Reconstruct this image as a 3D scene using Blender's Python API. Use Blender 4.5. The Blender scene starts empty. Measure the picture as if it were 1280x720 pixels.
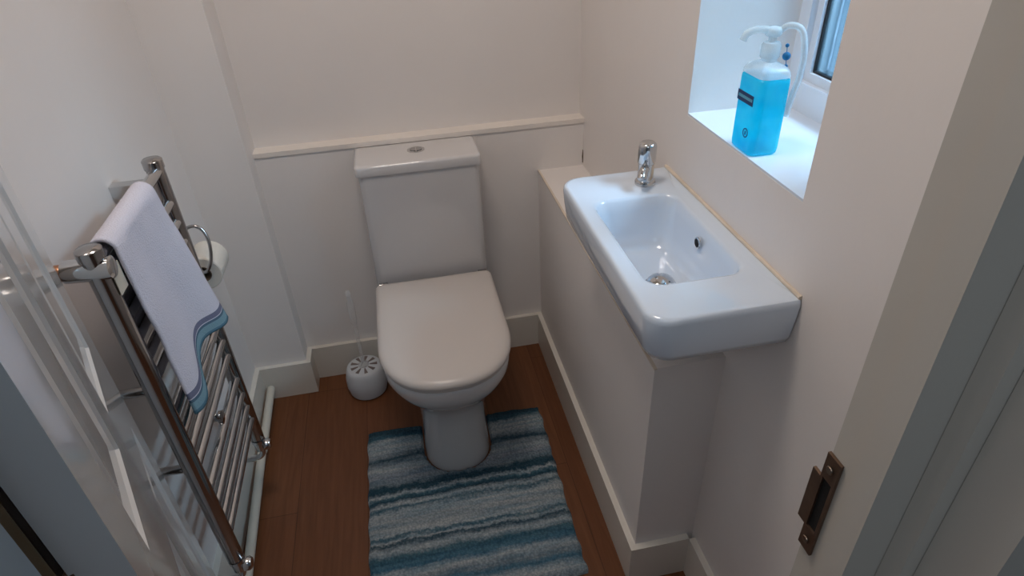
import bpy, bmesh, math, random
from mathutils import Vector, Matrix, noise
random.seed(4)
C = bpy.context.scene.collection
PI = math.pi

# ---------------------------------------------------------------- materials
def lin(r, g, b):
    f = lambda c: (c/255/12.92) if c/255 <= .04045 else ((c/255+.055)/1.055)**2.4
    return (f(r), f(g), f(b), 1)

def mat(name, col, rough=.5, metal=0, spec=.5, coat=0, trans=0, ior=1.45, bump=0, bscale=60, var=0, vscale=4):
    m = bpy.data.materials.new(name); m.use_nodes = True
    nt = m.node_tree; b = nt.nodes['Principled BSDF']
    b.inputs['Base Color'].default_value = col
    b.inputs['Roughness'].default_value = rough
    b.inputs['Metallic'].default_value = metal
    b.inputs['Specular IOR Level'].default_value = spec
    b.inputs['Coat Weight'].default_value = coat
    b.inputs['Coat Roughness'].default_value = .05
    b.inputs['Transmission Weight'].default_value = trans
    b.inputs['IOR'].default_value = ior
    tc = nt.nodes.new('ShaderNodeTexCoord')
    if var:
        n = nt.nodes.new('ShaderNodeTexNoise'); n.inputs['Scale'].default_value = vscale; n.inputs['Detail'].default_value = 4
        nt.links.new(tc.outputs['Object'], n.inputs['Vector'])
        r = nt.nodes.new('ShaderNodeValToRGB')
        r.color_ramp.elements[0].position = .3; r.color_ramp.elements[1].position = .7
        r.color_ramp.elements[0].color = [c*(1-var) for c in col[:3]]+[1]
        r.color_ramp.elements[1].color = [min(1, c*(1+var)) for c in col[:3]]+[1]
        nt.links.new(n.outputs['Fac'], r.inputs['Fac']); nt.links.new(r.outputs['Color'], b.inputs['Base Color'])
    if bump:
        n = nt.nodes.new('ShaderNodeTexNoise'); n.inputs['Scale'].default_value = bscale; n.inputs['Detail'].default_value = 3
        nt.links.new(tc.outputs['Object'], n.inputs['Vector'])
        k = nt.nodes.new('ShaderNodeBump'); k.inputs['Strength'].default_value = bump; k.inputs['Distance'].default_value = .004
        nt.links.new(n.outputs['Fac'], k.inputs['Height']); nt.links.new(k.outputs['Normal'], b.inputs['Normal'])
    return m

WALL = mat('wall_paint', lin(234, 228, 224), .55, spec=.3, bump=.12, bscale=40, var=.02, vscale=3)
CEIL = mat('ceiling_paint', lin(225, 222, 216), .8)
LEDGE = mat('ledge_paint', lin(236, 228, 220), .4, spec=.4, var=.02)
GLOSSW = mat('skirting_gloss', lin(222, 216, 206), .3, spec=.5, var=.02, vscale=6)
DOORW = mat('door_gloss', lin(205, 206, 206), .13, spec=.6, coat=.5, var=.015, vscale=5)
JAMB = mat('jamb_gloss', lin(196, 190, 180), .3, spec=.4, var=.02)
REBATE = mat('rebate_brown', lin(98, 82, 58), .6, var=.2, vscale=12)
CERAM = mat('ceramic', lin(210, 207, 206), .1, spec=.6, coat=.6, var=.005)
BASINM = mat('basin_ceramic', lin(218, 230, 244), .1, spec=.6, coat=.6, var=.005)
SEATM = mat('seat_plastic', lin(206, 198, 192), .28, spec=.5, var=.005)
CHROME = mat('chrome', (.62, .62, .62, 1), .1, metal=1, var=.02)
DCHROME = mat('dark_chrome', (.42, .41, .41, 1), .14, metal=1, var=.05)
BRASS = mat('tarnished_brass', lin(120, 98, 82), .35, metal=.8, var=.15, vscale=60)
COPPER = mat('coppery_cap', lin(190, 140, 110), .25, metal=1, var=.05)
DARK = mat('dark_hole', (.006, .005, .005, 1), .8, var=.1)
PLAST = mat('white_plastic', lin(205, 208, 212), .3, var=.02)
PIPEW = mat('painted_pipe', lin(205, 200, 188), .35, var=.02)
PAPER = mat('tissue_paper', lin(222, 216, 206), .95, bump=.3, bscale=300, var=.02)
CARD = mat('cardboard', lin(120, 100, 84), .9, var=.1)
SEAL = mat('sealant', lin(220, 207, 190), .45, var=.08, vscale=20)
CREAM = mat('cream_tag', lin(214, 203, 186), .6, var=.03)
UPVC = mat('upvc_frame', lin(222, 228, 236), .25, spec=.5, var=.01)
GASKET = mat('gasket', lin(28, 30, 34), .6, var=.1)
LABEL = mat('label_blue', lin(20, 60, 110), .5, var=.05)
BEAD = mat('bead_blue', lin(25, 120, 175), .4, var=.05)
HALLW = mat('hall_paint', lin(150, 165, 175), .7, var=.02)
CLEARP = mat('clear_plastic', (.88, .93, .96, 1), .12, trans=.75, ior=1.35, var=.02)
SCREW = mat('screw_head', lin(150, 135, 120), .3, metal=1, var=.05)
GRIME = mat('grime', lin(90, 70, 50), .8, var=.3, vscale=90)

def frosty(MF):
    m = bpy.data.materials.new('milky_clear'); m.use_nodes = True; nt = m.node_tree
    b = nt.nodes['Principled BSDF']; b.inputs['Base Color'].default_value = (.85, .93, .97, 1); b.inputs['Roughness'].default_value = .25
    t = nt.nodes.new('ShaderNodeBsdfTransparent'); t.inputs['Color'].default_value = (.93, .98, 1, 1)
    mx = nt.nodes.new('ShaderNodeMixShader'); 
    n = nt.nodes.new('ShaderNodeTexNoise'); n.inputs['Scale'].default_value = 40
    mr = nt.nodes.new('ShaderNodeMapRange'); mr.inputs['To Min'].default_value = MF[0]; mr.inputs['To Max'].default_value = MF[1]
    nt.links.new(n.outputs['Fac'], mr.inputs['Value']); nt.links.new(mr.outputs['Result'], mx.inputs['Fac'])
    nt.links.new(t.outputs['BSDF'], mx.inputs[1]); nt.links.new(b.outputs['BSDF'], mx.inputs[2])
    nt.links.new(mx.outputs['Shader'], nt.nodes['Material Output'].inputs['Surface'])
    return m
MILKY = frosty((.32, .5))
FAINT = frosty((.15, .3))
FAINT.node_tree.nodes['Principled BSDF'].inputs['Base Color'].default_value = (.95, .94, .93, 1)
for _n in FAINT.node_tree.nodes:
    if _n.type == 'BSDF_TRANSPARENT': _n.inputs['Color'].default_value = (.97, .97, .97, 1)

def liquid():
    m = bpy.data.materials.new('blue_liquid'); m.use_nodes = True; nt = m.node_tree
    b = nt.nodes['Principled BSDF']; b.inputs['Roughness'].default_value = .08
    b.inputs['Coat Weight'].default_value = .6
    tc = nt.nodes.new('ShaderNodeTexCoord'); s = nt.nodes.new('ShaderNodeTexNoise'); s.inputs['Scale'].default_value = 18
    nt.links.new(tc.outputs['Object'], s.inputs['Vector'])
    r = nt.nodes.new('ShaderNodeValToRGB'); r.color_ramp.elements[0].position = .35; r.color_ramp.elements[0].color = lin(10, 212, 245)
    r.color_ramp.elements[1].position = .68; r.color_ramp.elements[1].color = lin(95, 240, 253)
    nt.links.new(s.outputs['Fac'], r.inputs['Fac']); nt.links.new(r.outputs['Color'], b.inputs['Base Color'])
    tl = nt.nodes.new('ShaderNodeBsdfTranslucent'); nt.links.new(r.outputs['Color'], tl.inputs['Color'])
    t = nt.nodes.new('ShaderNodeBsdfTransparent'); t.inputs['Color'].default_value = (.1, .85, .98, 1)
    a = nt.nodes.new('ShaderNodeMixShader'); a.inputs['Fac'].default_value = .6
    nt.links.new(b.outputs['BSDF'], a.inputs[1]); nt.links.new(tl.outputs['BSDF'], a.inputs[2])
    c = nt.nodes.new('ShaderNodeMixShader'); c.inputs['Fac'].default_value = .35
    nt.links.new(a.outputs['Shader'], c.inputs[1]); nt.links.new(t.outputs['BSDF'], c.inputs[2])
    nt.links.new(c.outputs['Shader'], nt.nodes['Material Output'].inputs['Surface'])
    return m
LIQ = liquid()

def obscure():
    m = bpy.data.materials.new('obscure_glass'); m.use_nodes = True; nt = m.node_tree
    t = nt.nodes.new('ShaderNodeBsdfTransparent')
    tc = nt.nodes.new('ShaderNodeTexCoord'); mp = nt.nodes.new('ShaderNodeMapping'); mp.inputs['Scale'].default_value = (1, 22, .8)
    n = nt.nodes.new('ShaderNodeTexNoise'); n.inputs['Scale'].default_value = 1.6; n.inputs['Detail'].default_value = 3
    nt.links.new(tc.outputs['Object'], mp.inputs['Vector']); nt.links.new(mp.outputs['Vector'], n.inputs['Vector'])
    r = nt.nodes.new('ShaderNodeValToRGB'); r.color_ramp.elements[0].position = .35; r.color_ramp.elements[0].color = (.5, .6, .68, 1)
    r.color_ramp.elements[1].position = .65; r.color_ramp.elements[1].color = (.92, .96, 1, 1)
    nt.links.new(n.outputs['Fac'], r.inputs['Fac']); nt.links.new(r.outputs['Color'], t.inputs['Color'])
    g = nt.nodes.new('ShaderNodeBsdfGlossy'); g.inputs['Roughness'].default_value = .25; g.inputs['Color'].default_value = (.8, .9, 1, 1)
    tr = nt.nodes.new('ShaderNodeBsdfTranslucent'); r2 = nt.nodes.new('ShaderNodeValToRGB'); r2.color_ramp.elements[0].position = .38; r2.color_ramp.elements[1].position = .62
    r2.color_ramp.elements[0].color = (.04, .062, .078, 1); r2.color_ramp.elements[1].color = (.12, .17, .205, 1)
    nt.links.new(n.outputs['Fac'], r2.inputs['Fac']); nt.links.new(r2.outputs['Color'], tr.inputs['Color'])
    m0 = nt.nodes.new('ShaderNodeMixShader'); m0.inputs['Fac'].default_value = .5
    nt.links.new(t.outputs['BSDF'], m0.inputs[1]); nt.links.new(tr.outputs['BSDF'], m0.inputs[2])
    mx = nt.nodes.new('ShaderNodeMixShader'); mx.inputs['Fac'].default_value = .08
    nt.links.new(m0.outputs['Shader'], mx.inputs[1]); nt.links.new(g.outputs['BSDF'], mx.inputs[2])
    nt.links.new(mx.outputs['Shader'], nt.nodes['Material Output'].inputs['Surface'])
    return m
PANE = obscure()

def outside():
    m = bpy.data.materials.new('outside_render'); m.use_nodes = True; nt = m.node_tree; b = nt.nodes['Principled BSDF']
    tc = nt.nodes.new('ShaderNodeTexCoord'); w = nt.nodes.new('ShaderNodeTexWave'); w.bands_direction = 'Y'
    w.inputs['Scale'].default_value = .9; w.inputs['Distortion'].default_value = 2; w.inputs['Detail Scale'].default_value = .6
    nt.links.new(tc.outputs['Object'], w.inputs['Vector'])
    r = nt.nodes.new('ShaderNodeValToRGB'); r.color_ramp.elements[0].color = lin(95, 118, 136); r.color_ramp.elements[1].color = lin(175, 200, 220)
    nt.links.new(w.outputs['Fac'], r.inputs['Fac']); nt.links.new(r.outputs['Color'], b.inputs['Base Color'])
    return m

def wood():
    m = bpy.data.materials.new('laminate_floor'); m.use_nodes = True; nt = m.node_tree; b = nt.nodes['Principled BSDF']
    b.inputs['Roughness'].default_value = .38; b.inputs['Specular IOR Level'].default_value = .35
    tc = nt.nodes.new('ShaderNodeTexCoord')
    mp = nt.nodes.new('ShaderNodeMapping'); mp.inputs['Rotation'].default_value = (0, 0, PI/2); mp.inputs['Location'].default_value = (0, .42, 0)
    nt.links.new(tc.outputs['Object'], mp.inputs['Vector'])
    br = nt.nodes.new('ShaderNodeTexBrick'); br.offset = .4
    br.inputs['Scale'].default_value = 1; br.inputs['Brick Width'].default_value = 1.2; br.inputs['Row Height'].default_value = .19
    br.inputs['Mortar Size'].default_value = .0012; br.inputs['Mortar Smooth'].default_value = .3
    br.inputs['Color1'].default_value = lin(122, 78, 50); br.inputs['Color2'].default_value = lin(114, 71, 45); br.inputs['Mortar'].default_value = lin(88, 52, 32)
    nt.links.new(mp.outputs['Vector'], br.inputs['Vector'])
    m2 = nt.nodes.new('ShaderNodeMapping'); m2.inputs['Scale'].default_value = (26, 1.6, 1)
    nt.links.new(tc.outputs['Object'], m2.inputs['Vector'])
    n = nt.nodes.new('ShaderNodeTexNoise'); n.inputs['Scale'].default_value = 3; n.inputs['Detail'].default_value = 6; n.inputs['Distortion'].default_value = .6
    nt.links.new(m2.outputs['Vector'], n.inputs['Vector'])
    r = nt.nodes.new('ShaderNodeValToRGB'); r.color_ramp.elements[0].position = .3; r.color_ramp.elements[0].color = (.72, .68, .64, 1)
    r.color_ramp.elements[1].position = .7; r.color_ramp.elements[1].color = (1.0, 1.0, 1.0, 1)
    nt.links.new(n.outputs['Fac'], r.inputs['Fac'])
    mx = nt.nodes.new('ShaderNodeMix'); mx.data_type = 'RGBA'; mx.blend_type = 'MULTIPLY'; mx.inputs['Factor'].default_value = 1
    nt.links.new(br.outputs['Color'], mx.inputs['A']); nt.links.new(r.outputs['Color'], mx.inputs['B'])
    nt.links.new(mx.outputs['Result'], b.inputs['Base Color'])
    return m

def rugmat():
    m = bpy.data.materials.new('chenille_stripes'); m.use_nodes = True; nt = m.node_tree; b = nt.nodes['Principled BSDF']
    b.inputs['Roughness'].default_value = .95; b.inputs['Specular IOR Level'].default_value = .1
    tc = nt.nodes.new('ShaderNodeTexCoord'); sx = nt.nodes.new('ShaderNodeSeparateXYZ'); nt.links.new(tc.outputs['Object'], sx.inputs['Vector'])
    n1 = nt.nodes.new('ShaderNodeTexNoise'); n1.inputs['Scale'].default_value = 9; nt.links.new(tc.outputs['Object'], n1.inputs['Vector'])
    n2 = nt.nodes.new('ShaderNodeTexNoise'); n2.inputs['Scale'].default_value = 110; n2.inputs['Detail'].default_value = 2; nt.links.new(tc.outputs['Object'], n2.inputs['Vector'])
    def math_(op, a, bb):
        k = nt.nodes.new('ShaderNodeMath'); k.operation = op
        for i, v in enumerate((a, bb)):
            if isinstance(v, (int, float)): k.inputs[i].default_value = v
            else: nt.links.new(v, k.inputs[i])
        return k.outputs[0]
    y = math_('ADD', sx.outputs['Y'], math_('MULTIPLY', math_('SUBTRACT', n1.outputs['Fac'], .5), .035))
    y = math_('ADD', y, math_('MULTIPLY', math_('SUBTRACT', n2.outputs['Fac'], .5), .022))
    fac = math_('DIVIDE', math_('ADD', y, .302), .58)
    r = nt.nodes.new('ShaderNodeValToRGB'); cr = r.color_ramp
    T, D, W, G, B_ = lin(86, 120, 133), lin(62, 90, 103), lin(190, 195, 197), lin(142, 153, 160), lin(90, 130, 150)
    S = [(0, W), (.03, G), (.06, W), (.10, B_), (.13, G), (.165, W), (.20, B_), (.25, T), (.285, W), (.32, D), (.335, W), (.355, T), (.37, W), (.42, lin(176, 182, 184)),
         (.485, W), (.51, T), (.53, W), (.555, D), (.575, T), (.59, W), (.61, D), (.64, D), (.66, G), (.71, lin(164, 170, 178)), (.75, W), (.79, G), (.815, D), (.84, G), (.87, W), (.93, W), (.96, T), (.985, D)]
    S = S[:32]
    while len(cr.elements) < len(S): cr.elements.new(.5)
    for e, (p, c) in zip(cr.elements, S): e.position = p; e.color = c
    # second assignment, as elements sort while positions move
    for e, (p, c) in zip(cr.elements, S): e.position = p; e.color = c
    nt.links.new(fac, r.inputs['Fac'])
    v = nt.nodes.new('ShaderNodeTexVoronoi'); v.inputs['Scale'].default_value = 170; nt.links.new(tc.outputs['Object'], v.inputs['Vector'])
    rr = nt.nodes.new('ShaderNodeValToRGB'); rr.color_ramp.elements[0].color = (1, 1, 1, 1); rr.color_ramp.elements[1].color = (.55, .58, .6, 1); rr.color_ramp.elements[1].position = .8
    nt.links.new(v.outputs['Distance'], rr.inputs['Fac'])
    mx = nt.nodes.new('ShaderNodeMix'); mx.data_type = 'RGBA'; mx.blend_type = 'MULTIPLY'; mx.inputs['Factor'].default_value = 1
    nt.links.new(r.outputs['Color'], mx.inputs['A']); nt.links.new(rr.outputs['Color'], mx.inputs['B'])
    mp = nt.nodes.new('ShaderNodeMapping'); mp.inputs['Scale'].default_value = (5, 75, 1); nt.links.new(tc.outputs['Object'], mp.inputs['Vector'])
    n3 = nt.nodes.new('ShaderNodeTexNoise'); n3.inputs['Scale'].default_value = 1; n3.inputs['Detail'].default_value = 3; nt.links.new(mp.outputs['Vector'], n3.inputs['Vector'])
    r3 = nt.nodes.new('ShaderNodeValToRGB'); r3.color_ramp.elements[0].position = .35; r3.color_ramp.elements[0].color = (.62, .76, .84, 1)
    r3.color_ramp.elements[1].position = .62; r3.color_ramp.elements[1].color = (1.05, 1.03, 1.02, 1)
    nt.links.new(n3.outputs['Fac'], r3.inputs['Fac'])
    m2 = nt.nodes.new('ShaderNodeMix'); m2.data_type = 'RGBA'; m2.blend_type = 'MULTIPLY'; m2.inputs['Factor'].default_value = 1
    nt.links.new(mx.outputs['Result'], m2.inputs['A']); nt.links.new(r3.outputs['Color'], m2.inputs['B']); nt.links.new(m2.outputs['Result'], b.inputs['Base Color'])
    bp_ = nt.nodes.new('ShaderNodeBump'); bp_.inputs['Strength'].default_value = .9; bp_.inputs['Distance'].default_value = .004; bp_.invert = True
    nt.links.new(v.outputs['Distance'], bp_.inputs['Height']); nt.links.new(bp_.outputs['Normal'], b.inputs['Normal'])
    return m

def towelmat():
    m = bpy.data.materials.new('terry_towel'); m.use_nodes = True; nt = m.node_tree; b = nt.nodes['Principled BSDF']
    b.inputs['Roughness'].default_value = .95; b.inputs['Specular IOR Level'].default_value = .1
    uv = nt.nodes.new('ShaderNodeUVMap'); sx = nt.nodes.new('ShaderNodeSeparateXYZ'); nt.links.new(uv.outputs['UV'], sx.inputs['Vector'])
    r = nt.nodes.new('ShaderNodeValToRGB'); cr = r.color_ramp; cr.interpolation = 'CONSTANT'
    S = [(0, lin(92, 128, 145)), (.012, lin(128, 160, 172)), (.045, lin(88, 112, 130)), (.055, lin(206, 203, 216)), (.062, lin(118, 120, 142)), (.085, lin(214, 210, 220))]
    while len(cr.elements) < len(S): cr.elements.new(.9)
    for _ in range(2):
        for e, (p, c) in zip(cr.elements, S): e.position = p; e.color = c
    nt.links.new(sx.outputs['Y'], r.inputs['Fac'])
    tc = nt.nodes.new('ShaderNodeTexCoord')
    n = nt.nodes.new('ShaderNodeTexNoise'); n.inputs['Scale'].default_value = 350; nt.links.new(tc.outputs['Object'], n.inputs['Vector'])
    k = nt.nodes.new('ShaderNodeBump'); k.inputs['Strength'].default_value = .6; k.inputs['Distance'].default_value = .003
    nt.links.new(n.outputs['Fac'], k.inputs['Height']); nt.links.new(k.outputs['Normal'], b.inputs['Normal'])
    nt.links.new(r.outputs['Color'], b.inputs['Base Color'])
    return m

# ---------------------------------------------------------------- mesh helpers
def link(name, bm, m, parent=None, smooth=None, mats=None, world=True):
    bmesh.ops.recalc_face_normals(bm, faces=bm.faces)
    me = bpy.data.meshes.new(name); bm.to_mesh(me); bm.free()
    me.materials.append(m)
    for x in (mats or []): me.materials.append(x)
    if smooth is not None:
        me.polygons.foreach_set('use_smooth', [True]*len(me.polygons))
        me.set_sharp_from_angle(angle=math.radians(smooth))
    o = bpy.data.objects.new(name, me); C.objects.link(o)
    if parent:
        o.parent = parent
        # meshes are written in world coordinates; the empties are only translated
        root = parent
        off = Vector((0, 0, 0))
        while root: off += root.location; root = root.parent
        for v in me.vertices: v.co -= off
    return o

def tag(o, label=None, cat=None, group=None, kind=None):
    if label: o['label'] = label
    if cat: o['category'] = cat
    if group: o['group'] = group
    if kind: o['kind'] = kind
    return o

def thing(name, label, cat, loc, group=None):
    o = bpy.data.objects.new(name, None); C.objects.link(o); o.location = loc; o.empty_display_size = .05
    return tag(o, label, cat, group)

def box(bm, x0, x1, y0, y1, z0, z1):
    vs = [bm.verts.new((x, y, z)) for x in (x0, x1) for y in (y0, y1) for z in (z0, z1)]
    for f in ((0, 1, 3, 2), (4, 6, 7, 5), (0, 4, 5, 1), (2, 3, 7, 6), (0, 2, 6, 4), (1, 5, 7, 3)):
        bm.faces.new([vs[i] for i in f])
    return vs

def bev(bm, w, seg=2, ang=.5):
    es = [e for e in bm.edges if len(e.link_faces) == 2 and e.calc_face_angle(0) > ang]
    bmesh.ops.bevel(bm, geom=es, offset=w, segments=seg, profile=.5, affect='EDGES', clamp_overlap=True)

def bbox(x0, x1, y0, y1, z0, z1, w=0, seg=2):
    bm = bmesh.new(); box(bm, x0, x1, y0, y1, z0, z1)
    if w: bev(bm, w, seg)
    return bm

def rings(bm, rs, cap0=True, cap1=True, close=False):
    vv = [[bm.verts.new(p) for p in r] for r in rs]
    n = len(rs[0])
    for a, b in zip(vv, vv[1:]):
        for i in range(n):
            bm.faces.new((a[i], a[(i+1) % n], b[(i+1) % n], b[i]))
    if close:
        a, b = vv[-1], vv[0]
        for i in range(n): bm.faces.new((a[i], a[(i+1) % n], b[(i+1) % n], b[i]))
    else:
        if cap0: bm.faces.new(vv[0])
        if cap1: bm.faces.new(vv[-1])
    return vv

def lathe(bm, prof, c, axis='Z', n=32, cap0=True, cap1=True, close=False):
    c = Vector(c); rs = []
    for r, h in prof:
        ring = []
        for i in range(n):
            a = 2*PI*i/n; u, v = r*math.cos(a), r*math.sin(a)
            p = {'Z': (u, v, h), 'Y': (u, h, v), 'X': (h, u, v)}[axis]
            ring.append(c+Vector(p))
        rs.append(ring)
    return rings(bm, rs, cap0, cap1, close)

def tube(bm, pts, r, n=14, cap=True, squash=1):
    pts = [Vector(p) for p in pts]; rs = []
    prev = None
    for i, p in enumerate(pts):
        t = (pts[min(i+1, len(pts)-1)]-pts[max(i-1, 0)]).normalized()
        if prev is None:
            up = Vector((0, 0, 1)) if abs(t.z) < .9 else Vector((1, 0, 0))
            u = t.cross(up).normalized()
        else:
            u = (prev-t*prev.dot(t)).normalized()
        v = t.cross(u).normalized(); prev = u
        rad = r[i] if isinstance(r, (list, tuple)) else r
        rs.append([p+u*rad*math.cos(2*PI*k/n)+v*rad*squash*math.sin(2*PI*k/n) for k in range(n)])
    return rings(bm, rs, cap, cap)

def smoothpath(pts, k=8):
    pts = [Vector(p) for p in pts]; out = []
    P = [pts[0]]+pts+[pts[-1]]
    for i in range(1, len(P)-2):
        a, b, c, d = P[i-1:i+3]
        for j in range(k):
            t = j/k
            out.append(.5*((2*b)+(c-a)*t+(2*a-5*b+4*c-d)*t*t+(3*b-a-3*c+d)*t**3))
    out.append(pts[-1]); return out

def rrect(x0, x1, y0, y1, z, rads, n=8):
    # corner order: (x0,y0),(x1,y0),(x1,y1),(x0,y1)
    out = []
    if not isinstance(rads, (list, tuple)): rads = [rads]*4
    cs = [(x0, y0, 1, 1, PI), (x1, y0, -1, 1, 1.5*PI), (x1, y1, -1, -1, 0), (x0, y1, 1, -1, .5*PI)]
    for (x, y, sx, sy, a0), r in zip(cs, rads):
        cx, cy = x+sx*r, y+sy*r
        for i in range(n+1):
            a = a0+.5*PI*i/n
            out.append(Vector((cx+r*math.cos(a), cy+r*math.sin(a), z)))
    return out

def rotated(bm, ang, about):
    bmesh.ops.rotate(bm, verts=bm.verts, cent=about, matrix=Matrix.Rotation(ang, 3, 'Z'))

def struct(name, bm, m, parent=None, **k):
    o = link(name, bm, m, parent, **k)
    if parent is None: o['kind'] = 'structure'
    return o

# ---------------------------------------------------------------- dimensions
XL, XR, XB = -.565, .541, .400
YB, YU, YP, XP = 1.768, 1.812, 1.699, -.4045
ZL, ZB, YF = .807, .664, .827
YW0, YW1, ZS = .715, 1.098, 1.042
ZC = 2.4
YD = .320          # room face of the wall with the door
BH = .128

# ---------------------------------------------------------------- room shell
struct('floor', bbox(-1.4, 1.4, -1.6, YU+.1, -.05, 0), wood())
struct('ceiling', bbox(-1.4, 1.4, -1.6, YU+.1, ZC, ZC+.05), CEIL)
bm = bmesh.new(); box(bm, XL-.1, XL, YD-.08, YU+.1, 0, ZC); struct('wall_left', bm, WALL)
struct('wall_back', bbox(XL, XR, YU, YU+.1, 0, ZC), WALL)
struct('wall_back_corner', bbox(XL, XP, YP, YU, 0, ZC, .003), WALL)
struct('wall_back_lower', bbox(XP, XR, YB, YU, 0, ZL-.008), WALL)
struct('trim_1', bbox(XP, XR, YB-.004, YU, ZL-.008, ZL+.005, .003), LEDGE, smooth=40)
# right wall with the window opening
bm = bmesh.new(); X2 = .80
box(bm, XR, X2, YD-.08, YU+.1, 0, ZS-.004); box(bm, XR, X2, YD-.08, YW0, ZS-.004, ZC)
box(bm, XR, X2, YW1, YU+.1, ZS-.004, ZC); box(bm, XR, X2, YW0, YW1, 1.95, ZC)
struct('wall_right', bm, WALL)
# boxed-in pipework under the basin
struct('wall_right_lower', bbox(XB, XR, YF, YB, 0, ZB, .0025), WALL)
# painted batten along its top front edge
struct('trim_2', bbox(XB-.002, XB+.004, YF-.002, YB, ZB-.002, ZB+.0015, .001), SEAL)
# skirting boards with a softly rounded top edge
def skirt(name, x0, x1, y0, y1):
    struct(name, bbox(x0, x1, y0, y1, 0, BH, .004, 3), GLOSSW, smooth=40)
t = .015
skirt('baseboard_left', XL, XL+t, YD, YP-t)
skirt('baseboard_back_corner', XL, XP+t, YP-t, YP)
skirt('baseboard_back_return', XP, XP+t, YP, YB-t)
skirt('baseboard_back', XP, XB, YB-t, YB)
skirt('baseboard_right_box', XB-t, XB, YF-t, YB-t)
skirt('baseboard_right_box_end', XB, XR-t, YF-t, YF)
skirt('baseboard_right', XR-t, XR, YD, YF-t)

# hall side: wall with the door opening, and the hall itself
JL, JR = -.284, .330
bm = bmesh.new()
box(bm, -1.4, JL-.025, .235, YD-.002, 0, ZC); box(bm, .385, 1.4, .2, YD-.002, 0, ZC); box(bm, JL-.025, .385, .235, YD-.002, 2.02, ZC)
struct('wall_front', bm, HALLW)
struct('wall_hall_left', bbox(-1.5, -1.4, -1.6, .235, 0, ZC), HALLW)
struct('wall_hall_right', bbox(1.4, 1.5, -1.6, .2, 0, ZC), HALLW)
struct('wall_hall_back', bbox(-1.5, 1.5, -1.7, -1.6, 0, ZC), HALLW)

# door lining: left jamb
bm = bmesh.new(); box(bm, JL-.025, JL, .22, YD, 0, 2.0); struct('trim_3', bm, JAMB)
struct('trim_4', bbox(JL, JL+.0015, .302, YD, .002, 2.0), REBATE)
struct('trim_5', bbox(JL, JL+.010, .235, .3015, 0, 2.0, .002), HALLW)
# right jamb: lining, stop, stepped edge, rounded casing
struct('trim_6', bbox(JR, .385, .261, YD, 0, 2.0, .0025), JAMB, smooth=40)
struct('trim_7', bbox(JR-.007, JR, .261, .286, 0, 2.0, .002), JAMB, smooth=40)
struct('trim_8', bbox(.358, .40, .242, .2605, 0, 2.0, .002), JAMB, smooth=40)
struct('trim_9', bbox(.3725, .43, .192, .2415, 0, 2.0, .018, 5), JAMB, smooth=40)
struct('trim_10', bbox(JL, JR, .261, YD, 2.0, 2.02), JAMB)

# strike plate on the right jamb
sp = thing('strike_plate', 'tarnished brass strike plate with dark latch hole set in the right door jamb', 'strike plate', (JR, .313, .89))
zc = .952; h = .063
bm = bmesh.new()
o_ = [(.3035, zc-h), (.3215, zc-h), (.3215, zc-h+.028), (.333, zc-h+.028), (.333, zc+h-.030), (.3215, zc+h-.030), (.3215, zc+h), (.3035, zc+h)]
hole = [(.3065, zc-.032), (.3185, zc-.032), (.3185, zc+.032), (.3065, zc+.032)]
# plate is built as strips round the latch hole
def plate(y0, y1, z0, z1, x0=JR-.0035, x1=JR-.0005): box(bm, x0, x1, y0, y1, z0, z1)
plate(.3035, .3215, zc-h, zc-.034); plate(.3035, .3215, zc+.034, zc+h)
plate(.3035, .3065, zc-.034, zc+.034); plate(.3185, .3215, zc-.034, zc+.034)
bmesh.ops.remove_doubles(bm, verts=bm.verts, dist=1e-5)
link('plate', bm, BRASS, sp)
link('lip', bbox(JR-.0035, JR-.0005, .3216, .332, zc-.036, zc+.032, .001), BRASS, sp)
link('latch_hole', bbox(JR-.0012, JR-.0004, .3066, .3184, zc-.0338, zc+.0338), DARK, sp)
for z in (zc-h+.014, zc+h-.014):
    bm = bmesh.new(); lathe(bm, [(.0042, -.0048), (.0036, -.0056), (.0015, -.0053)], (JR, .3125, z), 'X', 16); link('screw', bm, SCREW, sp, smooth=40)

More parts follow.
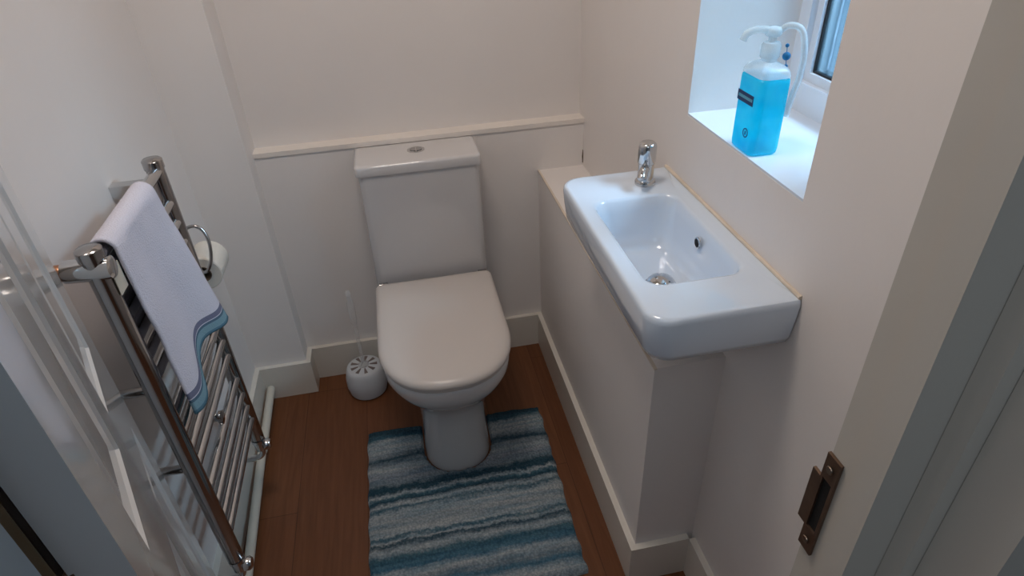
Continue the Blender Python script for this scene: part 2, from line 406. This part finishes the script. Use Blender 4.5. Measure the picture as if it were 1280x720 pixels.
# ---------------------------------------------------------------- door (opened into the room, against the left wall)
piv = Vector((JL+.002, .327, 0)); ang = math.radians(115.6)
dt = struct('door_1', bmesh.new(), DOORW)   # filled below
def door_mesh():
    bm = bmesh.new()
    S = [0, .10, .265, .335, .50, .60]; Z = [.006, .2, .76, .915, 1.50, 1.60, 1.86, 1.985]
    T = .035
    def face(side):
        def P(s, z, d=0): return (s, (-T+d) if side < 0 else -d, z)
        for i in range(5):
            for j in range(7):
                s0, s1, z0, z1 = S[i], S[i+1], Z[j], Z[j+1]
                if i in (1, 3) and j in (1, 3, 5):
                    steps = [(0, 0), (.004, .004), (.016, .009), (.020, .009), (.045, .003)]
                    loops = [[bm.verts.new(P(a, b, d)) for a, b in ((s0+w, z0+w), (s1-w, z0+w), (s1-w, z1-w), (s0+w, z1-w))] for w, d in steps]
                    for a, b in zip(loops, loops[1:]):
                        for k in range(4): bm.faces.new((a[k], a[(k+1) % 4], b[(k+1) % 4], b[k]))
                    bm.faces.new(loops[-1])
                else:
                    bm.faces.new([bm.verts.new(P(a, b)) for a, b in ((s0, z0), (s1, z0), (s1, z1), (s0, z1))])
    face(-1); face(1)
    for j in range(7):
        for s in (S[0], S[-1]): bm.faces.new([bm.verts.new(p) for p in ((s, -T, Z[j]), (s, 0, Z[j]), (s, 0, Z[j+1]), (s, -T, Z[j+1]))])
    for i in range(5):
        for z in (Z[0], Z[-1]): bm.faces.new([bm.verts.new(p) for p in ((S[i], -T, z), (S[i+1], -T, z), (S[i+1], 0, z), (S[i], 0, z))])
    bmesh.ops.remove_doubles(bm, verts=bm.verts, dist=1e-5)
    bmesh.ops.recalc_face_normals(bm, faces=bm.faces)
    R_ = Matrix.Rotation(ang, 4, 'Z'); R_.translation = piv
    bmesh.ops.transform(bm, matrix=R_, verts=bm.verts)
    return bm
b = door_mesh(); b.to_mesh(dt.data); b.free()
# hinges: leaf on the door edge and knuckle
for z in (.25, 1.0, 1.75):
    bm = bmesh.new(); lathe(bm, [(.004, -.035), (.004, .035)], (piv.x-.0005, piv.y+.003, z), 'Z', 12)
    o = link('hinge', bm, BRASS, dt, smooth=40)

# ---------------------------------------------------------------- window
wt = bpy.data.objects.new('window_1', None); C.objects.link(wt); wt.location = (.735, .9, ZS); wt['kind'] = 'structure'
link('window_sill', bbox(XR+.0005, .735, YW0, YW1, ZS-.004, ZS, .0015), UPVC, wt, smooth=40)
bm = bmesh.new(); fx0, fx1 = .735, .79; fw = .030
box(bm, fx0, fx1, YW0, YW1, ZS, ZS+.052); box(bm, fx0, fx1, YW0, YW1, 1.91, 1.95)
box(bm, fx0, fx1, YW0, YW0+fw, ZS+.052, 1.91); box(bm, fx0, fx1, YW1-fw, YW1, ZS+.052, 1.91)
link('window_frame', bm, UPVC, wt)
bm = bmesh.new(); y0, y1, z0, z1 = YW0+fw, YW1-fw, ZS+.052, 1.91
for q in ((y0, y1, z0, z0+.016), (y0, y1, z1-.016, z1), (y0, y0+.016, z0+.016, z1-.016), (y1-.016, y1, z0+.016, z1-.016)):
    box(bm, fx0+.012, fx1-.005, *q)
bev(bm, .003, 2); link('glazing_bead', bm, UPVC, wt, smooth=40)
y0 += .016; y1 -= .016; z0 += .016; z1 -= .016
bm = bmesh.new(); g = .0035
for q in ((y0, y1, z0, z0+g), (y0, y1, z1-g, z1), (y0, y0+g, z0+g, z1-g), (y1-g, y1, z0+g, z1-g)): box(bm, fx0+.018, fx1-.012, *q)
link('gasket', bm, GASKET, wt)
link('pane', bbox(.758, .762, y0+g, y1-g, z0+g, z1-g), PANE, wt)
# neighbouring rendered wall beyond the window
struct('wall_outside', bbox(2.3, 2.4, -1.5, 5.5, -1, 3.2), outside())

# ---------------------------------------------------------------- toilet
tx = .038
wc = thing('toilet', 'white close-coupled toilet with closed soft-square lid against back wall', 'toilet', (tx, 1.45, 0))
def dshape(hw, yb, yf, z, rb=.02, n=40, ex=2.35, straight=None):
    b = straight if straight else hw*1.15
    b = min(b, (yb-yf)*.8)
    y1 = yf+b; out = []
    for i in range(n+1):          # front curve from +x to -x
        a = PI*i/n; c, s = math.cos(a), math.sin(a)
        out.append(Vector((tx+hw*math.copysign(abs(c)**(2/ex), c), y1-b*abs(s)**(2/ex), z)))
    for i in range(7):
        a = PI-.5*PI*i/6
        out.append(Vector((tx-hw+rb+rb*math.cos(a), yb-rb+rb*math.sin(a), z)))
    for i in range(7):
        a = .5*PI-.5*PI*i/6
        out.append(Vector((tx+hw-rb+rb*math.cos(a), yb-rb+rb*math.sin(a), z)))
    return out
# bowl and pedestal in one casting
bm = bmesh.new()
prof = [(.096, 1.243, 0), (.095, 1.243, .02), (.091, 1.243, .10), (.091, 1.238, .18), (.096, 1.226, .235), (.108, 1.205, .275), (.130, 1.175, .310), (.152, 1.150, .342), (.165, 1.138, .370), (.167, 1.136, .396), (.163, 1.140, .402)]
rs = []
for hw, yf, z in prof:
    rs.append(dshape(hw, YB-.018, yf, z, rb=.02))
rings(bm, rs)
link('bowl', bm, CERAM, wc, smooth=50)
bm = bmesh.new()
rings(bm, [dshape(.160, 1.60, 1.145, .4025, .012), dshape(.166, 1.604, 1.138, .4035, .012), dshape(.168, 1.605, 1.136, .408, .012), dshape(.166, 1.604, 1.138, .413, .012)])
link('seat', bm, SEATM, wc, smooth=50)
bm = bmesh.new()
L = [dshape(.164, 1.604, 1.140, .4135, .012), dshape(.171, 1.607, 1.132, .4155, .012), dshape(.1725, 1.607, 1.130, .421, .012), dshape(.1715, 1.607, 1.1315, .428, .012), dshape(.167, 1.605, 1.137, .434, .012),
     dshape(.157, 1.60, 1.150, .4385, .014), dshape(.135, 1.585, 1.18, .4415, .02), dshape(.09, 1.55, 1.24, .4435, .03), dshape(.03, 1.47, 1.36, .444, .02)]
rings(bm, L); link('toilet_lid', bm, SEATM, wc, smooth=50)
for s in (-1, 1):
    bm = bmesh.new(); lathe(bm, [(.007, -.013), (.008, -.012), (.008, .012), (.007, .013)], (tx+s*.148, 1.6165, .424), 'X', 16)
    link('hinge', bm, DCHROME, wc, smooth=40)
# cistern, slightly narrower towards the top
bm = bmesh.new()
rings(bm, [rrect(tx-.166, tx+.166, 1.628, YB-.003, .4015, [.02, .02, .006, .006]), rrect(tx-.168, tx+.168, 1.625, YB-.003, .41, [.02, .02, .006, .006]),
           rrect(tx-.165, tx+.166, 1.624, YB-.003, .60, [.02, .02, .006, .006]), rrect(tx-.1635, tx+.1655, 1.6235, YB-.003, .766, [.02, .02, .006, .006])])
link('cistern', bm, CERAM, wc, smooth=50)
bm = bmesh.new(); r4 = [.014, .014, .004, .004]
def lidr(d, z): return rrect(tx-.171+d, tx+.171-d, 1.618+d, YB-.001-d*.3, z, r4)
rings(bm, [lidr(.006, .767), lidr(.001, .768), lidr(0, .772), lidr(0, .790), lidr(.002, .7945), lidr(.007, .797), lidr(.013, .7975)])
link('cistern_lid', bm, CERAM, wc, smooth=50)
bm = bmesh.new()
def ell(rx, ry, z): return [Vector((tx+rx*math.cos(2*PI*i/32), 1.700+ry*math.sin(2*PI*i/32), z)) for i in range(32)]
rings(bm, [ell(.024, .021, .7975), ell(.024, .021, .7995), ell(.022, .019, .8008), ell(.019, .0165, .8002)], True, True)
fb = link('flush_button', bm, CHROME, wc, smooth=40)
bm = bmesh.new()
for s in (-1, 1):
    pts = [Vector((tx+s*(.0012+.0155*math.cos(a)), 1.700+.0135*math.sin(a), 0)) for a in [(-.5+i/12)*PI for i in range(13)]]
    lo = [Vector((p.x, p.y, .8002)) for p in pts]; hi = [Vector((p.x, p.y, .8015)) for p in pts]; rings(bm, [lo, hi])
link('button_half', bm, DCHROME, fb, smooth=40)

# ---------------------------------------------------------------- toilet brush
tb = thing('toilet_brush', 'white toilet brush holder with clear handle left of the toilet', 'toilet brush', (-.222, 1.655, 0))
c = (-.222, 1.655, 0)
bm = bmesh.new(); lathe(bm, [(.048, 0), (.060, .006), (.066, .035), (.065, .065), (.060, .090), (.056, .101), (.051, .105), (.018, .107)], c, n=48)
link('holder', bm, PLAST, tb, smooth=40)
bm = bmesh.new()
for i in range(9):
    a = 2*PI*i/9; u = Vector((math.cos(a), math.sin(a), 0)); v = Vector((-u.y, u.x, 0)); cc = Vector(c)
    q = [cc+u*.019-v*.0018, cc+u*.043-v*.0055, cc+u*.043+v*.0055, cc+u*.019+v*.0018]
    rings(bm, [[p+Vector((0, 0, .1045)) for p in q], [p+Vector((0, 0, .1078)) for p in q]])
link('lid_slots', bm, mat('slot_grey', lin(120, 108, 104), .7, var=.05), tb)
bm = bmesh.new(); lathe(bm, [(.017, .107), (.017, .112), (.010, .118), (.0065, .124), (.006, .20), (.007, .26), (.006, .268), (.008, .275), (.0105, .30), (.0115, .33), (.010, .355), (.006, .37), (.0075, .38), (.0085, .388), (.006, .397), (.002, .40)], c, n=20)
link('handle', bm, FAINT, tb, smooth=60)

# ---------------------------------------------------------------- pedestal mat
rug = thing('bath_mat', 'blue, teal and white striped chenille pedestal mat wrapped around toilet foot', 'bath mat', (.04, 1.15, 0))
bm = bmesh.new(); NX, NY = 110, 120; x0, x1, ya, yb = -.228, .305, .872, 1.437
grid = {}
for i in range(NX+1):
    for j in range(NY+1):
        u, v = i/NX, j/NY
        x = x0+(x1-x0)*u; y = ya+(yb-ya)*v
        x += .012*(v-.5)*(u)+ (.002*math.sin(v*48+2*math.sin(v*9))+.004*noise.noise((0, v*14, 3)))*(1 if u > .97 else 0)+.002*math.sin(v*40)*(1 if u < .03 else 0)
        y += -.016*(u-.5)*(1-v)+.010*noise.noise((x*6, 1.3, v))-.012*(u-.5)+(-.035*(1-u) if v < 1 else 0)*(1-v)
        in_notch = abs(x-.038) < .0975 and (y > 1.35 or (abs(x-.038)/.0975)**2.35+((1.35-y)/.109)**2.35 < 1)
        e = min(u, 1-u, v, 1-v)
        ridge = .0035*abs(math.sin(y*150+1.5*noise.noise((x*5, y*9, 0))))
        z = .0105+ridge+.003*noise.noise((x*70, y*70, 0))+.002*noise.noise((x*20, y*20, 5))
        if e < .004: z = .001
        elif e < .02: z *= .8
        grid[i, j] = (x, y, z, in_notch)
vs = {}
def gv(i, j):
    if (i, j) not in vs: vs[i, j] = bm.verts.new(grid[i, j][:3])
    return vs[i, j]
for i in range(NX):
    for j in range(NY):
        q = [(i, j), (i+1, j), (i+1, j+1), (i, j+1)]
        if any(grid[k][3] for k in q): continue
        bm.faces.new([gv(*k) for k in q])
for e in [e for e in bm.edges if len(e.link_faces) == 1]:
    for v in e.verts: v.co.z = .0015
link('pile', bm, rugmat(), rug, smooth=180)

# ---------------------------------------------------------------- basin
bx0, bx1, by0, by1, bz = .309, XR-.001, .663, 1.172, .905
bs = thing('basin', 'small white rectangular hand basin fixed to the right wall under window', 'basin', (.425, .92, .78))
bm = bmesh.new(); N = 8
def outer(d, z, r=.036, dw=0): return rrect(bx0+d, bx1, by0+d, by1-d, z, [r, .003, .003, r], N)
def inner(d, z, r, l=0): return rrect(.342+d, .503-d*.7, .757+d, 1.050-d, z, r, N)
R_ = [rrect(.40, .50, .80, 1.03, .765, .03, N), rrect(.365, .525, .74, 1.09, .785, .035, N), outer(.024, .815, .03), outer(.012, .820, .034), outer(.006, .834), outer(.002, .865), outer(0, .893), outer(.001, .900), outer(.0035, .904), outer(.008, bz),
      inner(-.008, bz-.0003, .034), inner(-.003, .9035, .032), inner(.001, .899, .030), inner(.006, .880, .030), inner(.014, .835, .032), inner(.022, .812, .034), inner(.034, .802, .034), inner(.052, .7985, .02)]
vv = rings(bm, R_)
link('bowl', bm, BASINM, bs, smooth=45)
bm = bmesh.new(); dc = (.425, .893, 0)
lathe(bm, [(.030, .7985), (.030, .803), (.028, .8045), (.025, .8045), (.0245, .812), (.021, .816), (.012, .819), (.003, .8195)], dc, n=32)
link('waste_plug', bm, CHROME, bs, smooth=40)
# overflow on the wall-side face of the bowl
of = Vector((.4952, .905, .874))
bm = bmesh.new(); lathe(bm, [(.0105, -.001), (.0105, -.0035), (.0085, -.0045), (.0075, -.0035)], of, 'X', 28, True, True); orr = link('overflow_ring', bm, CHROME, bs, smooth=40)
bm = bmesh.new(); lathe(bm, [(.0074, -.0036), (.0074, -.0047)], of, 'X', 24); link('overflow_hole', bm, DARK, orr, smooth=40)
bm = bmesh.new(); lathe(bm, [(.016, .765), (.016, .72), (.019, .718), (.019, ZB+.002)], (.45, .90, 0), n=20); link('waste_pipe', bm, PLAST, bs, smooth=40)
# bead of sealant along the wall
bm = bmesh.new(); pts = [Vector((XR-.002, by0+.004+(by1-by0-.008)*i/24, bz+.0015+.001*noise.noise((i*.7, 0, 0)))) for i in range(25)]
tube(bm, pts, .0038, 8); link('sealant_bead', bm, SEAL, bs, smooth=60)

# tap
tp = thing('tap', 'chrome cylindrical push tap at the far end of the basin', 'tap', (.468, 1.104, bz))
c = (.468, 1.104, bz)
bm = bmesh.new(); lathe(bm, [(.0205, 0), (.0205, .005), (.019, .008), (.0165, .009), (.0165, .012), (.0158, .014), (.0158, .040), (.0165, .044)], c, n=36); link('tap_body', bm, CHROME, tp, smooth=35)
bm = bmesh.new(); lathe(bm, [(.0165, .0445), (.0178, .047), (.0178, .078), (.0165, .083), (.013, .086), (.004, .087)], c, n=36); link('push_head', bm, CHROME, tp, smooth=35)
bm = bmesh.new(); tube(bm, smoothpath([(.462, 1.094, bz+.036), (.455, 1.084, bz+.036), (.448, 1.072, bz+.031), (.446, 1.068, bz+.027)], 5), .0088, 16); link('spout', bm, CHROME, tp, smooth=50)

# ---------------------------------------------------------------- bottle on the sill
bo = thing('soap_bottle', 'clear bottle of bright blue liquid soap with white pump on window sill', 'bottle', (.5685, .905, ZS))
bm = bmesh.new(); bcx, bcy = .5685, .905
def br(s, z, r=.012): return rrect(bcx-.026*s, bcx+.026*s, bcy-.035*s, bcy+.035*s, ZS+z, r*s, 6)
rings(bm, [br(.90, .001), br(.97, .003), br(1, .010), br(1, .112), br(.985, .118), br(.9, .121)])
link('liquid', bm, LIQ, bo, smooth=50)
bm = bmesh.new()
rings(bm, [br(.98, .1215), br(.97, .126), br(.86, .133), br(.62, .138), br(.36, .141, .02), br(.34, .150, .02)])
link('shoulder', bm, MILKY, bo, smooth=50)
nc = (bcx, bcy, ZS)
bm = bmesh.new(); lathe(bm, [(.0135, .146), (.0145, .148), (.0145, .164), (.012, .168), (.006, .169), (.006, .178)], nc, n=28); link('collar', bm, MILKY, bo, smooth=40)
bm = bmesh.new(); lathe(bm, [(.010, .177), (.012, .179), (.012, .186), (.009, .190), (.002, .191)], nc, n=24)
tube(bm, smoothpath([(bcx, bcy, ZS+.184), (bcx-.022, bcy+.004, ZS+.187), (bcx-.038, bcy+.008, ZS+.182), (bcx-.043, bcy+.009, ZS+.172)], 6), .0055, 12)
link('pump_head', bm, MILKY, bo, smooth=50)
bm = bmesh.new(); tube(bm, smoothpath([(bcx+.006, bcy, ZS+.180), (bcx+.018, bcy-.008, ZS+.192), (bcx+.034, bcy-.018, ZS+.186), (bcx+.041, bcy-.024, ZS+.155), (bcx+.040, bcy-.026, ZS+.12), (bcx+.034, bcy-.026, ZS+.09), (bcx+.030, bcy-.026, ZS+.06)], 7), .0058, 12, squash=.8)
link('handle_loop', bm, MILKY, bo, smooth=60)
# dark blue brand strip with pale lettering lines and a small round emblem, both on the face turned to the room
fxp = bcx-.0262
st = link('label_strip', bbox(fxp-.0006, fxp, bcy-.020, bcy+.028, ZS+.078, ZS+.094), LABEL, bo)
bm = bmesh.new(); yy = bcy+.024
while yy > bcy-.016:
    w = random.uniform(.0012, .0026); box(bm, fxp-.0009, fxp-.0006, yy-w, yy, ZS+.084, ZS+.0885); yy -= w+.0009
link('label_text', bm, mat('label_ink', lin(110, 190, 220), .5, var=.03), st)
bm = bmesh.new()
for k in range(1):
    lathe(bm, [(.0058, -.0004), (.0058, -.0009), (.0078, -.0009), (.0078, -.0004)], (fxp+.0003, bcy-.012, ZS+.034), 'X', 24, close=True)
box(bm, fxp-.0007, fxp-.0001, bcy-.0135, bcy-.0105, ZS+.031, ZS+.037)
link('round_emblem', bm, LABEL, bo)
bm = bmesh.new()
for dy, dz, r in ((0, 0, .0062), (.006, .015, .003), (-.006, -.014, .003)):
    cc = Vector((bcx+.022, bcy-.010+dy*.5, ZS+.148+dz))
    bmesh.ops.create_uvsphere(bm, u_segments=12, v_segments=8, radius=r, matrix=Matrix.Translation(cc))
tube(bm, [(bcx+.022, bcy-.013, ZS+.134), (bcx+.022, bcy-.007, ZS+.163)], .0006, 6)
link('bead_string', bm, BEAD, bo, smooth=60)

# ---------------------------------------------------------------- towel radiator
ra = thing('towel_radiator', 'chrome ladder towel radiator on the left wall', 'radiator', (XL+.06, 1.09, .22))
rx = -.475; yn, yf_ = .918, 1.268; zb_, zt = .235, 1.006
for y in (yn, yf_):
    bm = bmesh.new()
    prof2 = [(.0145, zb_), (.017, zb_+.004), (.017, zt-.020), (.019, zt-.019), (.019, zt-.003), (.016, zt), (.004, zt+.0015)]
    lathe(bm, prof2, (rx, y, 0), n=24); link('post', bm, DCHROME, ra, smooth=40)
railz = [.313, .356, .399, .447, .520, .563, .606, .651, .742, .785, .828, .871, .914, .982]
for z in railz:
    bm = bmesh.new(); tube(bm, [(rx+.004, yn+.01, z), (rx+.004, yf_-.01, z)], .0105, 16); link('rail', bm, CHROME, ra, smooth=50)
for y in (yn, yf_):                                   # valves at the feet
    vt = bmesh.new(); lathe(vt, [(.011, zb_-.04), (.014, zb_-.036), (.014, zb_-.012), (.017, zb_-.010), (.017, zb_-.001)], (rx, y, 0), n=20)
    v_ = link('valve', vt, CHROME, ra, smooth=40)
    kn = bmesh.new(); lathe(kn, [(.010, 0), (.015, .004), (.015, .015), (.011, .020), (.003, .021)], (rx+.008, y, zb_-.026), 'X', 20); link('valve_knob', kn, CHROME, v_, smooth=40)
    pt = bmesh.new(); tube(pt, smoothpath([(rx, y, zb_-.03), (rx, y, zb_-.055), (rx-.02, y, zb_-.07), (XL+.0005, y, zb_-.07)], 6), .0075, 14); link('tail_pipe', pt, CHROME, v_, smooth=50)
for y in (yn+.03, yf_-.06):                           # wall brackets
    for z in (.495, .70):
        bm = bmesh.new(); tube(bm, [(XL+.0005, y, z), (rx-.004, y, z)], .009, 14)
        lathe(bm, [(.018, 0), (.018, .006), (.010, .009)], (XL+.0005, y, z), 'X', 20); link('bracket', bm, CHROME, ra, smooth=40)
bm = bmesh.new(); lathe(bm, [(.010, .010), (.0155, .014), (.0155, .020), (.009, .022)], (rx, yf_-.19, .495), 'X', 18); tube(bm, [(XL+.001, yf_-.19, .495), (rx+.012, yf_-.19, .495)], .008, 12); link('bracket', bm, CHROME, ra, smooth=40)
# top brackets and air vent
bm = bmesh.new(); box(bm, XL+.0005, rx-.012, 1.255, 1.281, .938, .962); bev(bm, .002); link('top_bracket', bm, CHROME, ra, smooth=40)
bm = bmesh.new(); lathe(bm, [(.012, -.046), (.0175, -.044), (.0185, -.020), (.0185, .004), (.0175, .022), (.012, .024)], (rx, yn, .970), 'X', 24); av = link('end_bracket', bm, CHROME, ra, smooth=40)
bm = bmesh.new(); lathe(bm, [(.013, XL+.0005-rx), (.013, -.050), (.011, -.046)], (rx, yn, .970), 'X', 18); link('bracket_collar', bm, COPPER, av, smooth=40)

# ---------------------------------------------------------------- towel
bm = bmesh.new(); uvl = bm.loops.layers.uv.new('UVMap')
zr = .982; rr_ = .017; NU, NV = 40, 110
backlen, frontlen = .17, .335
def towel_pt(u, L_):
    # L_ runs from the rear hem over the rail to the front hem; total = backlen + pi*r + frontlen
    arc = PI*rr_
    if L_ < backlen:
        d = backlen-L_; x = rx+.004-rr_-.002*math.sin(u*9); z = zr-d; k = 0
    elif L_ < backlen+arc:
        a = (L_-backlen)/rr_; x = rx+.004-rr_*math.cos(a); z = zr+rr_*math.sin(a); k = 0
    else:
        d = L_-backlen-arc; k = d/frontlen
        x = rx+.004+rr_+.010*k+.010*k*math.sin(u*8+.5)+.003*noise.noise((u*4, k*3, 0)); z = zr-d
    y0_, y1_ = .948-.012*k, 1.165+.075*k
    y = y0_+(y1_-y0_)*u+.004*noise.noise((k*5, u*2, 7))
    return (x, y, z)
arc = PI*rr_; tv = {}
for i in range(NU+1):
    u = i/NU
    fl = frontlen+.020*math.sin(u*7.5+.4)*1.0-.010*u
    tot = backlen+arc+fl
    for j in range(NV+1):
        L_ = tot*j/NV; tv[i, j] = (bm.verts.new(towel_pt(u, L_)), u, 1-j/NV)
for i in range(NU):
    for j in range(NV):
        q = [tv[i, j], tv[i+1, j], tv[i+1, j+1], tv[i, j+1]]
        f = bm.faces.new([k[0] for k in q])
        for lp, k in zip(f.loops, q): lp[uvl].uv = (k[1], k[2])
tw = link('hand_towel', bm, towelmat(), smooth=180)
so = tw.modifiers.new('thick', 'SOLIDIFY'); so.thickness = .0045; so.offset = 1
tag(tw, 'white terry hand towel with blue striped hem draped over the top radiator rail', 'towel')
# small cream tag hanging from the top rail beside the towel
bm = bmesh.new(); box(bm, rx+.0185, rx+.0195, .914, .9455, .920, .966); bev(bm, .0003)
tg = link('rail_tag', bm, CREAM); tag(tg, 'small cream card tag hanging at the near end of radiator beside towel', 'tag')

# ---------------------------------------------------------------- toilet roll and holder
ho = thing('toilet_roll_holder', 'bent chrome wire toilet roll holder on left wall beyond radiator', 'toilet roll holder', (XL, 1.44, .74))
bm = bmesh.new(); lathe(bm, [(.020, .0005), (.020, .005), (.012, .009)], (XL, 1.44, .735), 'X', 24); link('wall_plate', bm, CHROME, ho, smooth=40)
bm = bmesh.new()
pth = [(XL+.006, 1.44, .735), (-.545, 1.442, .752), (-.522, 1.444, .768), (-.502, 1.445, .770), (-.487, 1.443, .755), (-.480, 1.432, .728), (-.484, 1.418, .692), (-.497, 1.410, .668), (-.514, 1.417, .662), (-.518, 1.43, .662), (-.518, 1.53, .662)]
tube(bm, smoothpath(pth, 6), .004, 12); link('arm', bm, DCHROME, ho, smooth=60)
ro = thing('toilet_roll', 'white toilet roll on the chrome holder beyond the radiator', 'toilet roll', (-.504, 1.46, .60))
rc = (-.518, 1.475, .648)
bm = bmesh.new(); lathe(bm, [(.0205, -.045), (.042, -.046), (.0445, -.044), (.0445, .044), (.042, .046), (.0205, .045)], rc, 'Y', 40, close=True); link('paper', bm, PAPER, ro, smooth=40)
bm = bmesh.new(); lathe(bm, [(.0188, -.0465), (.0204, -.0465), (.0204, .0465), (.0188, .0465)], rc, 'Y', 32, close=True); link('core', bm, CARD, ro, smooth=40)

# ---------------------------------------------------------------- pipe run by the left skirting
pp = thing('heating_pipe', 'white painted heating pipe run along the foot of left skirting board', 'pipe', (-.53, 1.3, 0))
bm = bmesh.new(); tube(bm, [(-.530, 1.675, .052), (-.5295, 1.60, .050), (-.527, 1.45, .046), (-.527, 1.42, .044)], .0125, 16); link('far_section', bm, PIPEW, pp, smooth=50)
bm = bmesh.new(); tube(bm, [(-.531, 1.419, .038), (-.526, 1.25, .034), (-.518, 1.0, .030), (-.510, .60, .030)], .0125, 16); link('near_section', bm, PIPEW, pp, smooth=50)
bm = bmesh.new(); tube(bm, [(-.5275, 1.424, .046), (-.531, 1.412, .038)], .0145, 16); link('coupling', bm, PIPEW, pp, smooth=50)

# dark crack in the wall corner above the boxing
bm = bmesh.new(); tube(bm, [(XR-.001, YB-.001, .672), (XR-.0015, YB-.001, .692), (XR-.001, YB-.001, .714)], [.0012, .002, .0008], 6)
struct('trim_11', bm, GRIME)

# ---------------------------------------------------------------- lights
def area(name, loc, target, sx, sy, power, col, spread=PI):
    l = bpy.data.lights.new(name, 'AREA'); l.shape = 'RECTANGLE'; l.size = sx; l.size_y = sy; l.energy = power; l.color = col; l.spread = spread
    o = bpy.data.objects.new(name, l); C.objects.link(o); o.location = loc
    o.rotation_euler = (Vector(target)-Vector(loc)).to_track_quat('-Z', 'Y').to_euler(); return o
area('window_daylight', (1.35, .62, 2.45), (.55, .98, 1.0),  .8, .9, 560, (.64, .86, 1.0))
area('outside_daylight', (1.2, 2.6, 2.2), (2.3, 2.9, .6), 1.2, 1.2, 110, (.75, .88, 1.0))
area('ceiling_lamp', (-.08, .92, 2.36), (-.08, .92, 0), .35, .35, 7.8, (1.0, .88, .79))
area('hall_side_fill', (-1.0, -.35, 1.9), (.36, .25, 1.1), .5, .5, 2.2, (.95, .95, 1.0))  # unseen fill, added to lift the jamb faces turned left
area('hall_fill', (0, -.9, 2.36), (0, -.9, 0), 1.0, 1.0, 6.0, (.70, .85, 1.0))  # unseen cool fill, added to brighten the closed-in hall
w = bpy.data.worlds.new('World'); bpy.context.scene.world = w; w.use_nodes = True
bg = w.node_tree.nodes['Background']; bg.inputs['Color'].default_value = (.62, .80, 1, 1); bg.inputs['Strength'].default_value = .6

# ---------------------------------------------------------------- camera
P = dict(f=794.05, pitch=-33.9555, yaw=9.6419, roll=-2.854, H=1.4534)
a, b, c = (math.radians(P[k]) for k in ('pitch', 'yaw', 'roll'))
F = Vector((math.sin(b)*math.cos(a), math.cos(b)*math.cos(a), math.sin(a)))
R0 = F.cross(Vector((0, 0, 1))).normalized(); U0 = R0.cross(F)
R1 = R0*math.cos(c)+U0*math.sin(c); U1 = -R0*math.sin(c)+U0*math.cos(c)
cd = bpy.data.cameras.new('camera'); co = bpy.data.objects.new('camera', cd); C.objects.link(co)
M = Matrix((R1, U1, -F)).transposed().to_4x4(); M.translation = (0, 0, P['H'])
co.matrix_world = M
cd.sensor_width = 36; cd.lens = P['f']*36/1280; cd.clip_start = .02
S_ = bpy.context.scene; S_.camera = co
S_.view_settings.view_transform = 'Standard'; S_.view_settings.look = 'None'; S_.view_settings.exposure = 0
